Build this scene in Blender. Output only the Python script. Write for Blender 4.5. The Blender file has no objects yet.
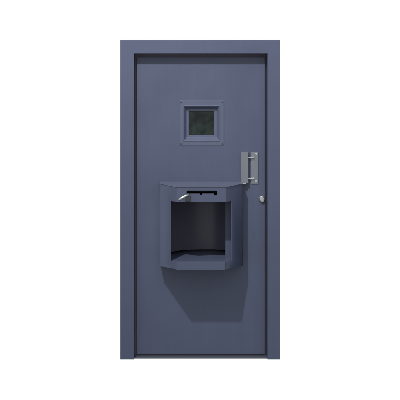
import bpy, bmesh, math, random
from mathutils import Vector, Matrix
from mathutils.geometry import tessellate_polygon
random.seed(4)
sc = bpy.context.scene
C = sc.collection

# ------------------------------------------------------------------ units
# U = real size of one measured unit (the door set is 2.13 m tall = 320 units).
# X right, Z up, Y away from the viewer; the face of the door leaf is Y = 0.
U = 1/150.0
def X(u): return (u-200.0)*U           # horizontal measure -> metres
def Z(v): return (357.7-v)*U           # height measure (v grows downwards) -> metres
def D(d): return -d*U                  # distance proud of the leaf -> metres

# ------------------------------------------------------------------ materials
def nodes(name):
    m = bpy.data.materials.new(name); m.use_nodes = True
    nt = m.node_tree
    return m, nt, nt.nodes['Principled BSDF'], nt.nodes, nt.links

def paint(name, col, rough=.42, spec=.5, bump=.06, var=.07):
    m, nt, b, N, L = nodes(name)
    tc = N.new('ShaderNodeTexCoord')
    big = N.new('ShaderNodeTexNoise'); big.inputs['Scale'].default_value = 2.3; big.inputs['Detail'].default_value = 5
    L.new(tc.outputs['Object'], big.inputs['Vector'])
    mp = N.new('ShaderNodeMapping'); mp.inputs['Scale'].default_value = (38, 38, 2.2)
    L.new(tc.outputs['Object'], mp.inputs['Vector'])
    st = N.new('ShaderNodeTexNoise'); st.inputs['Scale'].default_value = 1.0; st.inputs['Detail'].default_value = 3
    L.new(mp.outputs['Vector'], st.inputs['Vector'])
    add = N.new('ShaderNodeMath'); add.operation = 'ADD'
    L.new(big.outputs['Fac'], add.inputs[0])
    mul = N.new('ShaderNodeMath'); mul.operation = 'MULTIPLY'; mul.inputs[1].default_value = .35
    L.new(st.outputs['Fac'], mul.inputs[0]); L.new(mul.outputs[0], add.inputs[1])
    r = N.new('ShaderNodeMapRange'); r.inputs['From Min'].default_value = .4; r.inputs['From Max'].default_value = .95
    r.inputs['To Min'].default_value = 1-var; r.inputs['To Max'].default_value = 1+var
    L.new(add.outputs[0], r.inputs['Value'])
    vm = N.new('ShaderNodeVectorMath'); vm.operation = 'SCALE'; vm.inputs[0].default_value = col
    L.new(r.outputs['Result'], vm.inputs['Scale'])
    L.new(vm.outputs['Vector'], b.inputs['Base Color'])
    rr = N.new('ShaderNodeMapRange'); rr.inputs['From Min'].default_value = .3; rr.inputs['From Max'].default_value = .7
    rr.inputs['To Min'].default_value = rough-.05; rr.inputs['To Max'].default_value = rough+.08
    L.new(big.outputs['Fac'], rr.inputs['Value']); L.new(rr.outputs['Result'], b.inputs['Roughness'])
    fine = N.new('ShaderNodeTexNoise'); fine.inputs['Scale'].default_value = 300; fine.inputs['Detail'].default_value = 2
    L.new(tc.outputs['Object'], fine.inputs['Vector'])
    wav = N.new('ShaderNodeTexNoise'); wav.inputs['Scale'].default_value = 5; wav.inputs['Detail'].default_value = 2
    L.new(tc.outputs['Object'], wav.inputs['Vector'])
    b2 = N.new('ShaderNodeBump'); b2.inputs['Strength'].default_value = .035; b2.inputs['Distance'].default_value = .01
    L.new(wav.outputs['Fac'], b2.inputs['Height'])
    bp = N.new('ShaderNodeBump'); bp.inputs['Strength'].default_value = bump; bp.inputs['Distance'].default_value = .001
    L.new(fine.outputs['Fac'], bp.inputs['Height']); L.new(b2.outputs['Normal'], bp.inputs['Normal'])
    L.new(bp.outputs['Normal'], b.inputs['Normal'])
    b.inputs['Specular IOR Level'].default_value = spec
    return m

def metal(name, col, rough=.38, stretch=(2, 2, 260), metallic=1.0):
    m, nt, b, N, L = nodes(name)
    tc = N.new('ShaderNodeTexCoord')
    mp = N.new('ShaderNodeMapping'); mp.inputs['Scale'].default_value = stretch
    L.new(tc.outputs['Object'], mp.inputs['Vector'])
    n = N.new('ShaderNodeTexNoise'); n.inputs['Scale'].default_value = 3; n.inputs['Detail'].default_value = 4
    L.new(mp.outputs['Vector'], n.inputs['Vector'])
    r = N.new('ShaderNodeMapRange'); r.inputs['From Min'].default_value = .3; r.inputs['From Max'].default_value = .7
    r.inputs['To Min'].default_value = .93; r.inputs['To Max'].default_value = 1.07
    L.new(n.outputs['Fac'], r.inputs['Value'])
    vm = N.new('ShaderNodeVectorMath'); vm.operation = 'SCALE'; vm.inputs[0].default_value = col
    L.new(r.outputs['Result'], vm.inputs['Scale']); L.new(vm.outputs['Vector'], b.inputs['Base Color'])
    bp = N.new('ShaderNodeBump'); bp.inputs['Strength'].default_value = .05; bp.inputs['Distance'].default_value = .0005
    L.new(n.outputs['Fac'], bp.inputs['Height']); L.new(bp.outputs['Normal'], b.inputs['Normal'])
    b.inputs['Metallic'].default_value = metallic; b.inputs['Roughness'].default_value = rough
    return m

BLUE = (.062, .077, .132)
M_leaf  = paint('blue_grey_paint', BLUE, var=.10)
M_frame = paint('frame_paint', BLUE, var=.05)
M_hatch = paint('hatch_paint', (.066, .082, .138), rough=.38)
M_drum  = paint('drum_paint', (.100, .104, .140), rough=.36, spec=.42, bump=.02)
M_trim  = paint('window_trim_paint', (.080, .096, .152), rough=.30)
M_fix   = paint('painted_fixing', (.028, .032, .046), rough=.5)
M_seal  = paint('rubber_seal', (.20, .18, .22), rough=.85, spec=.3)
M_sill  = metal('worn_threshold_steel', (.11, .12, .155), .46, (160, 2, 2), .4)
M_steel = metal('brushed_steel', (.275, .295, .33), .43, (90, 90, 3))
M_bright= metal('bright_steel', (.60, .63, .63), .30, (60, 60, 60))
M_dark  = metal('darkened_steel', (.10, .105, .10), .4, (60, 60, 60))
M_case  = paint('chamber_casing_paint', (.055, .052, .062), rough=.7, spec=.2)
M_key   = paint('keyway_black', (.01, .01, .01), rough=.7, spec=.1)

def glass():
    m, nt, b, N, L = nodes('tinted_glass_painted_reflection')
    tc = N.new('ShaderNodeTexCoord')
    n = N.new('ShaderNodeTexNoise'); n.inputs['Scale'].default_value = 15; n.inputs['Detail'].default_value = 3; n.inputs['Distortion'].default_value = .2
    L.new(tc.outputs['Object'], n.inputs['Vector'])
    cr = N.new('ShaderNodeValToRGB')  # dark tint with mottled green painted in as reflected foliage
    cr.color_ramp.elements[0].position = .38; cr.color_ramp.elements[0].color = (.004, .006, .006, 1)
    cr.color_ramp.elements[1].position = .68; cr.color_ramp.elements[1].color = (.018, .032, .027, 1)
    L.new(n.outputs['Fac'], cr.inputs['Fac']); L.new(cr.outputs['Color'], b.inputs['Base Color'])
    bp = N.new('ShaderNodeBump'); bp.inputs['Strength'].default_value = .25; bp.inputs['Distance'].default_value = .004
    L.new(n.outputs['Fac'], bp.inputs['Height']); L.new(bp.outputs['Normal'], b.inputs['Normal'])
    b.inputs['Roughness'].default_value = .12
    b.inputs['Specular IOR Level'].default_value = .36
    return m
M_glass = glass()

# ------------------------------------------------------------------ mesh helpers
def link(name, bm, mat, parent, bevel=0, seg=2, smooth=False, ang=35):
    bmesh.ops.remove_doubles(bm, verts=bm.verts, dist=1e-6)
    bmesh.ops.recalc_face_normals(bm, faces=bm.faces)
    me = bpy.data.meshes.new(name); bm.to_mesh(me); bm.free()
    me.materials.append(mat)
    o = bpy.data.objects.new(name, me); C.objects.link(o)
    if parent is not None: o.parent = parent
    if bevel:
        md = o.modifiers.new('edge', 'BEVEL'); md.width = bevel; md.segments = seg
        md.limit_method = 'ANGLE'; md.angle_limit = math.radians(ang); md.harden_normals = True
        for p in me.polygons: p.use_smooth = True
    elif smooth:
        for p in me.polygons: p.use_smooth = True
        me.set_sharp_from_angle(angle=math.radians(40))
    return o

def box(bm, x0, x1, y0, y1, z0, z1):
    vs = [bm.verts.new((x, y, z)) for x in (x0, x1) for y in (y0, y1) for z in (z0, z1)]
    for f in ((0,1,3,2),(4,6,7,5),(0,4,5,1),(2,3,7,6),(0,2,6,4),(1,5,7,3)):
        bm.faces.new([vs[i] for i in f])

def plate(bm, outer, holes, origin, ux, uy, un, th):
    """flat plate with holes: 2-D outline (a,b) -> origin + a*ux + b*uy, thickness th along un"""
    origin, ux, uy, un = map(Vector, (origin, ux, uy, un))
    loops = [outer] + holes
    pts = [p for l in loops for p in l]
    tris = tessellate_polygon([[Vector((a, b, 0)) for a, b in l] for l in loops])
    F = [bm.verts.new(origin + ux*a + uy*b) for a, b in pts]
    B = [bm.verts.new(origin + ux*a + uy*b + un*th) for a, b in pts]
    for t in tris:
        try:
            bm.faces.new([F[i] for i in t]); bm.faces.new([B[i] for i in reversed(t)])
        except ValueError: pass
    k = 0
    for l in loops:
        n = len(l)
        for i in range(n):
            a, b = k+i, k+(i+1) % n
            try: bm.faces.new((F[a], F[b], B[b], B[a]))
            except ValueError: pass
        k += n

def cyl(bm, p0, p1, r0, r1=None, n=32, caps=True):
    p0, p1 = Vector(p0), Vector(p1); r1 = r0 if r1 is None else r1
    ax = (p1-p0).normalized(); q = ax.to_track_quat('Z', 'Y')
    A = [bm.verts.new(p0 + q @ Vector((r0*math.cos(t), r0*math.sin(t), 0))) for t in [2*math.pi*i/n for i in range(n)]]
    B = [bm.verts.new(p1 + q @ Vector((r1*math.cos(t), r1*math.sin(t), 0))) for t in [2*math.pi*i/n for i in range(n)]]
    for i in range(n): bm.faces.new((A[i], A[(i+1)%n], B[(i+1)%n], B[i]))
    if caps: bm.faces.new(A[::-1]); bm.faces.new(B)

def lathe(bm, c, prof, n=40):
    """profile [(r, d)] spun about the axis pointing at the viewer (-Y); d metres proud of c"""
    c = Vector(c); rings = []
    for r, d in prof:
        rings.append([bm.verts.new(c + Vector((r*math.cos(2*math.pi*i/n), -d, r*math.sin(2*math.pi*i/n)))) for i in range(n)])
    for a, b in zip(rings, rings[1:]):
        for i in range(n): bm.faces.new((a[i], a[(i+1)%n], b[(i+1)%n], b[i]))
    bm.faces.new(rings[0][::-1]); bm.faces.new(rings[-1])

def bead(bm, pts, radii, n=20):
    """round bar along a path with a radius per point"""
    pts = [Vector(p) for p in pts]; rings = []
    for i, p in enumerate(pts):
        t = (pts[min(i+1, len(pts)-1)] - pts[max(i-1, 0)]).normalized()
        q = t.to_track_quat('Z', 'Y')
        rings.append([bm.verts.new(p + q @ Vector((radii[i]*math.cos(2*math.pi*k/n), radii[i]*math.sin(2*math.pi*k/n), 0))) for k in range(n)])
    for a, b in zip(rings, rings[1:]):
        for i in range(n): bm.faces.new((a[i], a[(i+1)%n], b[(i+1)%n], b[i]))
    bm.faces.new(rings[0][::-1]); bm.faces.new(rings[-1])

# ------------------------------------------------------------------ the door set
door = bpy.data.objects.new('security_doorset', None); C.objects.link(door)
door.location = (0, 0, 0)
door['label'] = 'blue-grey steel security door in its frame with small square window and boxed serving hatch'
door['category'] = 'door'

# frame: two jambs and a head, folded steel, 9 units proud of the leaf
FD = 10.0
fo_l, fo_r, fo_t = 120.95, 279.4, 40.6
fi_l, fi_r, fi_t = 134.5, 266.8, 54.0
bm = bmesh.new()
out = [(X(fo_l), Z(357.4)), (X(fo_l), Z(fo_t)), (X(fo_r), Z(fo_t)), (X(fo_r), Z(357.4)),
       (X(fi_r), Z(357.4)), (X(fi_r), Z(fi_t)), (X(fi_l), Z(fi_t)), (X(fi_l), Z(357.4))]
plate(bm, out, [], (0, D(FD), 0), (1,0,0), (0,0,1), (0,1,0), .13)
frame = link('door_frame', bm, M_frame, door, .0022, 3)
# rubber seal lining the rebate behind the leaf gap
bm = bmesh.new()
g = -1.0
plate(bm, [(X(fi_l+g), Z(356.0)), (X(fi_r-g), Z(356.1)), (X(fi_r-g), Z(fi_t+g)), (X(fi_l+g), Z(fi_t+g))],
      [[(X(142), Z(345)), (X(258), Z(345)), (X(258), Z(63)), (X(142), Z(63))]], (0, .030, 0), (1,0,0), (0,0,1), (0,1,0), .030)
link('seal', bm, M_seal, frame)
# threshold
bm = bmesh.new()
box(bm, X(fi_l)-.004, X(fi_r)+.004, D(5.5), .10, Z(357.35), Z(355.7))
link('threshold', bm, M_sill, door, .0012, 2)

# leaf: one thick slab with a real opening for the window and for the hatch drum
lf = dict(l=137.2, r=265.0, t=57.3, b=354.3)
wl, wr, wt, wb = 184.5, 218.5, 106.9, 140.0
hl, hr, ht, hb = 167.5, 234.5, 192.0, 258.5
bm = bmesh.new()
gx = [X(v) for v in (lf['l'], hl, wl, wr, hr, lf['r'])]
gz = [Z(v) for v in (lf['b'], hb, ht, wb, wt, lf['t'])]
def hole(i, k): return (k == 1 and 1 <= i <= 3) or (k == 3 and i == 2)
def grid_slab(bm, gx, gz, hole, y0, y1):
    nx, nz = len(gx)-1, len(gz)-1; V = {}
    def v(i, k, s):
        if (i, k, s) not in V: V[i, k, s] = bm.verts.new((gx[i], (y0, y1)[s], gz[k]))
        return V[i, k, s]
    solid = lambda i, k: 0 <= i < nx and 0 <= k < nz and not hole(i, k)
    for i in range(nx):
        for k in range(nz):
            if not solid(i, k): continue
            for s in (0, 1): bm.faces.new((v(i,k,s), v(i+1,k,s), v(i+1,k+1,s), v(i,k+1,s)))
            for (di, dk, a, b) in ((-1,0,(i,k),(i,k+1)), (1,0,(i+1,k),(i+1,k+1)), (0,-1,(i,k),(i+1,k)), (0,1,(i,k+1),(i+1,k+1))):
                if not solid(i+di, k+dk): bm.faces.new((v(*a,0), v(*b,0), v(*b,1), v(*a,1)))
grid_slab(bm, gx, gz, hole, 0, .028)
leaf = link('door_leaf', bm, M_leaf, door, .0018, 3)

# ------------------------------------------------------------------ viewing window
win = bpy.data.objects.new('viewing_window', None); C.objects.link(win); win.parent = door
def ring(bm, r0, d0, r1, d1):
    """sloping rectangular band between two rectangles (l,r,t,b) at depths d (units)"""
    def vs(r, d): l, rr, t, b = r; return [bm.verts.new((X(u), D(d), Z(v))) for u, v in ((l,t),(rr,t),(rr,b),(l,b))]
    A, B = vs(r0, d0), vs(r1, d1)
    for i in range(4): bm.faces.new((A[i], A[(i+1)%4], B[(i+1)%4], B[i]))
bm = bmesh.new()
prof = [((179.6,223.8,100.4,145.6), 0.02), ((179.6,223.8,100.4,145.6), .7), ((182.9,220.4,105.2,141.5), .7),
        ((183.5,219.8,105.8,140.9), 1.3), ((184.0,219.3,106.3,140.4), 1.3),
        ((186.5,216.8,108.9,137.5), -2.5), ((188.6,214.4,110.9,135.1), -2.5), ((188.6,214.4,110.9,135.1), -4.4)]
for (a, da), (b, db) in zip(prof, prof[1:]): ring(bm, a, da, b, db)
link('window_frame', bm, M_trim, win, .0007, 2, ang=25)
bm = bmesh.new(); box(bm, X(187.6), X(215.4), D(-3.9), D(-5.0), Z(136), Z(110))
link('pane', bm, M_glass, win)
def screw(parent, u, v, d, r, mat, slot=True):
    bm = bmesh.new()
    lathe(bm, (X(u), D(d), Z(v)), [(r, 0), (r, .0006), (r*.9, .0014), (r*.5, .0019), (r*.45, .0012), (r*.01, .0012)], 24)
    return link('screw', bm, mat, parent, smooth=True)
for u, v in ((181.1,102.2),(222.4,102.2),(181.1,143.8),(222.4,143.8)):
    screw(win, u, v, .7, .0042, M_fix)

# ------------------------------------------------------------------ serving hatch
hatch = bpy.data.objects.new('serving_hatch', None); C.objects.link(hatch); hatch.parent = door
cx = 201.1
W0, W1, D0, D1 = 40.7, 23.8, 13.5, 37.0       # half widths and depths of the bay
zb = 264.3                                     # underside
ztop = lambda d: 181.9 + 3.2*d/D1              # top falls towards the front
zo_t, zo_b = 198.9, 256.9                      # opening, top and bottom edge
TH = .003
# header panel with the lever slot
bm = bmesh.new()
def U2(u, v): return (X(u), Z(v))
slot = [(186.6,191.3),(187.3,190.6),(216.3,190.6),(217.0,191.3),(217.0,194.6),(216.2,195.4),(214.7,195.4),(213.9,194.6),(213.9,193.6),
        (202.3,193.6),(202.0,194.6),(201.2,195.1),(200.4,194.6),(200.1,193.6),(189.8,193.6),(189.3,194.4),(187.5,194.4),(186.6,193.6)]
plate(bm, [U2(cx-W1, zo_t), U2(cx+W1, zo_t), U2(cx+W1, ztop(D1)), U2(cx-W1, ztop(D1))],
      [[U2(200+(a-200)/1.035, 118+(b-118)/1.035) for a, b in slot]],
      (0, D(D1), 0), (1,0,0), (0,0,1), (0,1,0), TH)
link('header_panel', bm, M_hatch, hatch, .0007, 2)
# side cheeks: short return, then a splayed face notched for the opening
t_cut = .34
for s in (-1, 1):
    bm = bmesh.new()
    p0 = Vector((X(cx+s*W0), D(D0), 0)); p1 = Vector((X(cx+s*W1), D(D1), 0))
    ln = (p1-p0).length; ux = (p1-p0)/ln; c = ln*(1-t_cut)
    n = Vector((-s, 0, 0)) if False else Vector((ux.y, -ux.x, 0)) * (1)
    if n.y < 0: n = -n                          # thickness grows inwards
    out = [(0, Z(zb)), (ln, Z(zb)), (ln, Z(zo_b)), (c, Z(zo_b)), (c, Z(zo_t)), (ln, Z(zo_t)), (ln, Z(ztop(D1))), (0, Z(ztop(D0)))]
    plate(bm, out, [], p0, ux, (0,0,1), n, TH)
    # return wall back to the leaf
    a = p0; 
    plate(bm, [(0, Z(zb)), (D0*U, Z(zb)), (D0*U, Z(ztop(D0))), (0, Z(ztop(0)))], [], (p0.x, 0, 0), (0,-1,0), (0,0,1), (-s,0,0), TH)
    link('side_cheek', bm, M_hatch, hatch, .0009, 2)
# lip below the opening, a folded flat proud of the cheeks
bm = bmesh.new()
box(bm, X(cx-W1-.2), X(cx+W1-.3), D(D1+.5), D(D1-1), Z(zb+.35), Z(zo_b-.15))
link('front_lip', bm, M_hatch, hatch, .0012, 3)
# top plate and underside as bay-shaped plates
def bay(bm, z_of, th, grow=0, back=0, w0=W0, w1=W1, d0=D0, d1=D1):
    o = [(-w0-grow, back), (-w0-grow, d0), (-w1-grow*.6, d1+grow), (w1+grow*.6, d1+grow), (w0+grow, d0), (w0+grow, back)]
    T = [bm.verts.new((X(cx+a), D(d), Z(z_of(d)))) for a, d in o]
    B = [bm.verts.new((X(cx+a), D(d), Z(z_of(d))-th)) for a, d in o]
    bm.faces.new(T); bm.faces.new(B[::-1])
    for i in range(6): bm.faces.new((T[i], T[(i+1)%6], B[(i+1)%6], B[i]))
bm = bmesh.new(); bay(bm, lambda d: ztop(d)-.45, .003, grow=.35, back=.1)
link('top_plate', bm, paint('top_plate_lit_paint', (.085, .10, .15), rough=.34), hatch, .0009, 2)  # hatch paint lightened to imitate light falling on the top
bm = bmesh.new(); bay(bm, lambda d: zb-.4, .003, grow=-.6, back=.1)
link('bottom_plate', bm, M_hatch, hatch)
# tray floor, slightly rising to the back, and the ceiling of the chamber
bm = bmesh.new()
o = [(-32,-32),(-32,18),(-31,24),(-W1+.9,D1-.8),(W1-.9,D1-.8),(31,24),(32,18),(32,-32)]
zf = lambda d: 257.3 - 2.6*(D1-d)/(D1+25)
T = [bm.verts.new((X(cx+a), D(d), Z(zf(d)))) for a, d in o]; B = [bm.verts.new((X(cx+a), D(d), Z(zf(d))-.003)) for a, d in o]
bm.faces.new(T); bm.faces.new(B[::-1])
for i in range(8): bm.faces.new((T[i], T[(i+1)%8], B[(i+1)%8], B[i]))
link('tray_floor', bm, M_hatch, hatch)
bm = bmesh.new()
o = [(-33,-33),(-33,18),(-32,24),(-W1+.9,D1-.8),(W1-.9,D1-.8),(32,24),(33,18),(33,-33)]
T = [bm.verts.new((X(cx+a), D(d), Z(198.3))) for a, d in o]; B = [bm.verts.new((X(cx+a), D(d), Z(198.3)-.003)) for a, d in o]
bm.faces.new(T); bm.faces.new(B[::-1])
for i in range(8): bm.faces.new((T[i], T[(i+1)%8], B[(i+1)%8], B[i]))
link('chamber_ceiling', bm, M_drum, hatch)
# curved drum wall at the back of the chamber
bm = bmesh.new()
R, dc, n = 32.0, 0.0, 96; cd_ = cx+7; wl_, wr_ = 37.6, 26.4   # wider sweep to the left, tighter to the right
rows = []
for rad in (R, R+.6):
    for v in (198.6, 253.0):
        rows.append([bm.verts.new((X(cd_-(rad/R)*(wl_ if i < n/2 else wr_)*math.cos(math.pi*i/n)), D(dc-rad*math.sin(math.pi*i/n)), Z(v))) for i in range(n+1)])
a, b, c, d = rows
for i in range(n):
    bm.faces.new((a[i], a[i+1], b[i+1], b[i])); bm.faces.new((c[i], d[i], d[i+1], c[i+1]))
    bm.faces.new((a[i], c[i], c[i+1], a[i+1])); bm.faces.new((b[i], b[i+1], d[i+1], d[i]))
for i in (0, n): bm.faces.new((a[i], b[i], d[i], c[i]))
link('drum_wall', bm, M_drum, hatch, smooth=True)
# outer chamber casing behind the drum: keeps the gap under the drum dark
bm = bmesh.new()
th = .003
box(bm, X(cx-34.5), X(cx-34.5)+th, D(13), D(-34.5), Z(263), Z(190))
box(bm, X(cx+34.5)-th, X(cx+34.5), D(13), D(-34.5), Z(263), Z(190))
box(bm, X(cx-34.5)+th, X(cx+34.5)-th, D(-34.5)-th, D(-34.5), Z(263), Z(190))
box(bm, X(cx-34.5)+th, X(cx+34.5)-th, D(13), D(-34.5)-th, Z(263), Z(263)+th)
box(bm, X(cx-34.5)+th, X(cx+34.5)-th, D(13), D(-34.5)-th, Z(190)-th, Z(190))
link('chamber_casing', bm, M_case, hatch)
# upright edge of the drum, seen at the right of the opening
bm = bmesh.new(); box(bm, X(cx+24.2), X(cx+29.9), D(8), D(6.6), Z(256.2), Z(198.7))
box(bm, X(cx+24.2), X(cx+24.9), D(6.6), D(2), Z(256.2), Z(198.7))
link('drum_edge', bm, M_hatch, hatch, .0006, 2)
# sliding lever standing in the left end of the slot
lev = hatch
def P(u, v, d):                                 # a measured point carried out to depth d
    k = 1 - d/1095.0
    return (X(200+(u-200)*k), D(d), Z(118+(v-118)*k))
bm = bmesh.new()
bead(bm, [P(188.6,194.2,33), P(188.6,194.2,38.2), P(188.3,194.6,40.2), P(187.2,195.3,41.5), P(184.6,196.6,42.3), P(181.4,198.4,42.6), P(179.3,199.7,42.6), P(178.6,200.1,42.6)],
     [.0070,.0070,.0078,.0086,.0088,.0094,.0092,.0055])
link('lever_arm', bm, M_bright, lev, smooth=True)
bm = bmesh.new()
q = [P(u, v, 39) for u, v in ((185.0,200.9),(190.2,200.9),(190.2,195.1),(188.2,195.1),(186.0,197.0))]
plate(bm, [(a[0], a[2]) for a in q], [], (0, D(39.8), 0), (1,0,0), (0,0,1), (0,1,0), .0165)
link('lever_block', bm, M_dark, lev, .0012, 2)

# ------------------------------------------------------------------ bolt bracket
br = bpy.data.objects.new('bolt_bracket', None); C.objects.link(br); br.parent = door
bm = bmesh.new()
bd = 4.4
box(bm, X(241.2), X(248.2), D(bd), D(bd)+.003, Z(182.9), Z(152.1))       # face
box(bm, X(241.2), X(241.2)+.003, D(bd)+.003, D(.02), Z(182.9), Z(152.1)) # webs back to the leaf
box(bm, X(248.2)-.003, X(248.2), D(bd)+.003, D(.02), Z(182.9), Z(152.1))
box(bm, X(241.2)+.003, X(248.2)-.003, D(bd)+.003, D(.02), Z(182.9), Z(182.9)+.003)
box(bm, X(241.2)+.003, X(248.2)-.003, D(bd)+.003, D(.02), Z(152.1)-.003, Z(152.1))
link('channel', bm, M_steel, br)
bm = bmesh.new(); box(bm, X(241.0), X(245.8), D(5.2), D(.02), Z(184.0), Z(183.0)); link('foot_tab', bm, M_bright, br, .0008, 2)
bm = bmesh.new()
box(bm, X(251.0), X(258.0), D(.9), D(.02), Z(183.6), Z(152.1))
link('strike_plate', bm, M_steel, br, .0009, 2)
for v in (157.5, 178.2):
    bm = bmesh.new(); cyl(bm, (X(247.6), D(2.3), Z(v)), (X(252.9), D(2.3), Z(v)), .0046, n=24)
    cyl(bm, (X(252.9), D(2.3), Z(v)), (X(253.9), D(2.3), Z(v)), .0068, n=24)
    link('bolt', bm, M_bright, br, smooth=True)
for v in (153.9, 181.4): screw(br, 256.2, v, .9, .0062, M_bright)

# ------------------------------------------------------------------ lock
lk = bpy.data.objects.new('door_lock', None); C.objects.link(lk); lk.parent = door
lu, lv = 262.1, 199.4
bm = bmesh.new(); lathe(bm, (X(lu), D(.02), Z(lv)), [(.0225,0),(.0225,.002),(.0210,.0040),(.0190,.0046),(.0180,.0040)], 48)
link('escutcheon', bm, M_steel, lk, smooth=True)
bm = bmesh.new(); lathe(bm, (X(lu), D(.02), Z(lv)), [(.0172,.002),(.0172,.012),(.0150,.0155),(.0085,.0165),(.0078,.0155),(.0005,.0155)], 48)
link('cylinder_core', bm, M_bright, lk, smooth=True)
bm = bmesh.new(); box(bm, X(lu)-.0013, X(lu)+.0013, D(.02)-.0163, D(.02)-.0150, Z(lv)-.0062, Z(lv)+.0045)
link('keyway', bm, M_key, lk)

# ------------------------------------------------------------------ light: key lamp up to the left, invented pale surround as fill
kd = bpy.data.lights.new('key_lamp', 'SPOT'); kd.energy = 1520; kd.shadow_soft_size = .10; kd.color = (1.0, .975, .95)
kd.spot_size = math.radians(54); kd.spot_blend = 1.0
ko = bpy.data.objects.new('key_lamp', kd); C.objects.link(ko); ko.location = (-1.38, -3.6, 5.785)
ko.rotation_euler = (Vector((-.1, 0, 2.5)) - ko.location).to_track_quat('-Z', 'Y').to_euler()

w = bpy.data.worlds.new('World'); sc.world = w; w.use_nodes = True
N, L = w.node_tree.nodes, w.node_tree.links
bg = N['Background']
tc = N.new('ShaderNodeTexCoord'); sx = N.new('ShaderNodeSeparateXYZ'); L.new(tc.outputs['Generated'], sx.inputs[0])
# white backdrop beyond the door; invented grey fill on the viewer's side, darker below
mr = N.new('ShaderNodeMapRange'); mr.interpolation_type = 'SMOOTHSTEP'
mr.inputs['From Min'].default_value = .15; mr.inputs['From Max'].default_value = .55
mr.inputs['To Min'].default_value = 0; mr.inputs['To Max'].default_value = 1
L.new(sx.outputs['Y'], mr.inputs['Value'])
mz = N.new('ShaderNodeMapRange'); mz.interpolation_type = 'SMOOTHSTEP'
mz.inputs['From Min'].default_value = -.7; mz.inputs['From Max'].default_value = .8
L.new(sx.outputs['Z'], mz.inputs['Value'])
front = N.new('ShaderNodeMix'); front.data_type = 'RGBA'
front.inputs[6].default_value = (.34, .34, .335, 1); front.inputs[7].default_value = (1.22, 1.24, 1.28, 1)
L.new(mz.outputs['Result'], front.inputs[0])
my = N.new('ShaderNodeMapRange'); my.interpolation_type = 'SMOOTHSTEP'      # added fill made stronger straight ahead of the door, weaker at its sides
my.inputs['From Min'].default_value = .2; my.inputs['From Max'].default_value = -.95
my.inputs['To Min'].default_value = .38; my.inputs['To Max'].default_value = .83
L.new(sx.outputs['Y'], my.inputs['Value'])
fs = N.new('ShaderNodeVectorMath'); fs.operation = 'SCALE'
L.new(front.outputs[2], fs.inputs[0]); L.new(my.outputs['Result'], fs.inputs['Scale'])
mix = N.new('ShaderNodeMix'); mix.data_type = 'RGBA'
L.new(mr.outputs['Result'], mix.inputs[0]); L.new(fs.outputs['Vector'], mix.inputs[6]); mix.inputs[7].default_value = (1, 1, 1, 1)
L.new(mix.outputs[2], bg.inputs['Color']); bg.inputs['Strength'].default_value = 1.02

# ------------------------------------------------------------------ camera: eye height, square on, 7.3 m away
cd = bpy.data.cameras.new('camera'); co = bpy.data.objects.new('camera', cd); C.objects.link(co)
co.location = (0, -7.3, Z(118)); co.rotation_euler = (math.radians(90), 0, 0)
cd.sensor_width = 36; cd.lens = 36*7.3/(400*U); cd.shift_y = -82/400; cd.clip_end = 200
sc.camera = co
sc.view_settings.view_transform = 'Standard'; sc.view_settings.look = 'None'
sc.view_settings.exposure = 0; sc.view_settings.gamma = 1
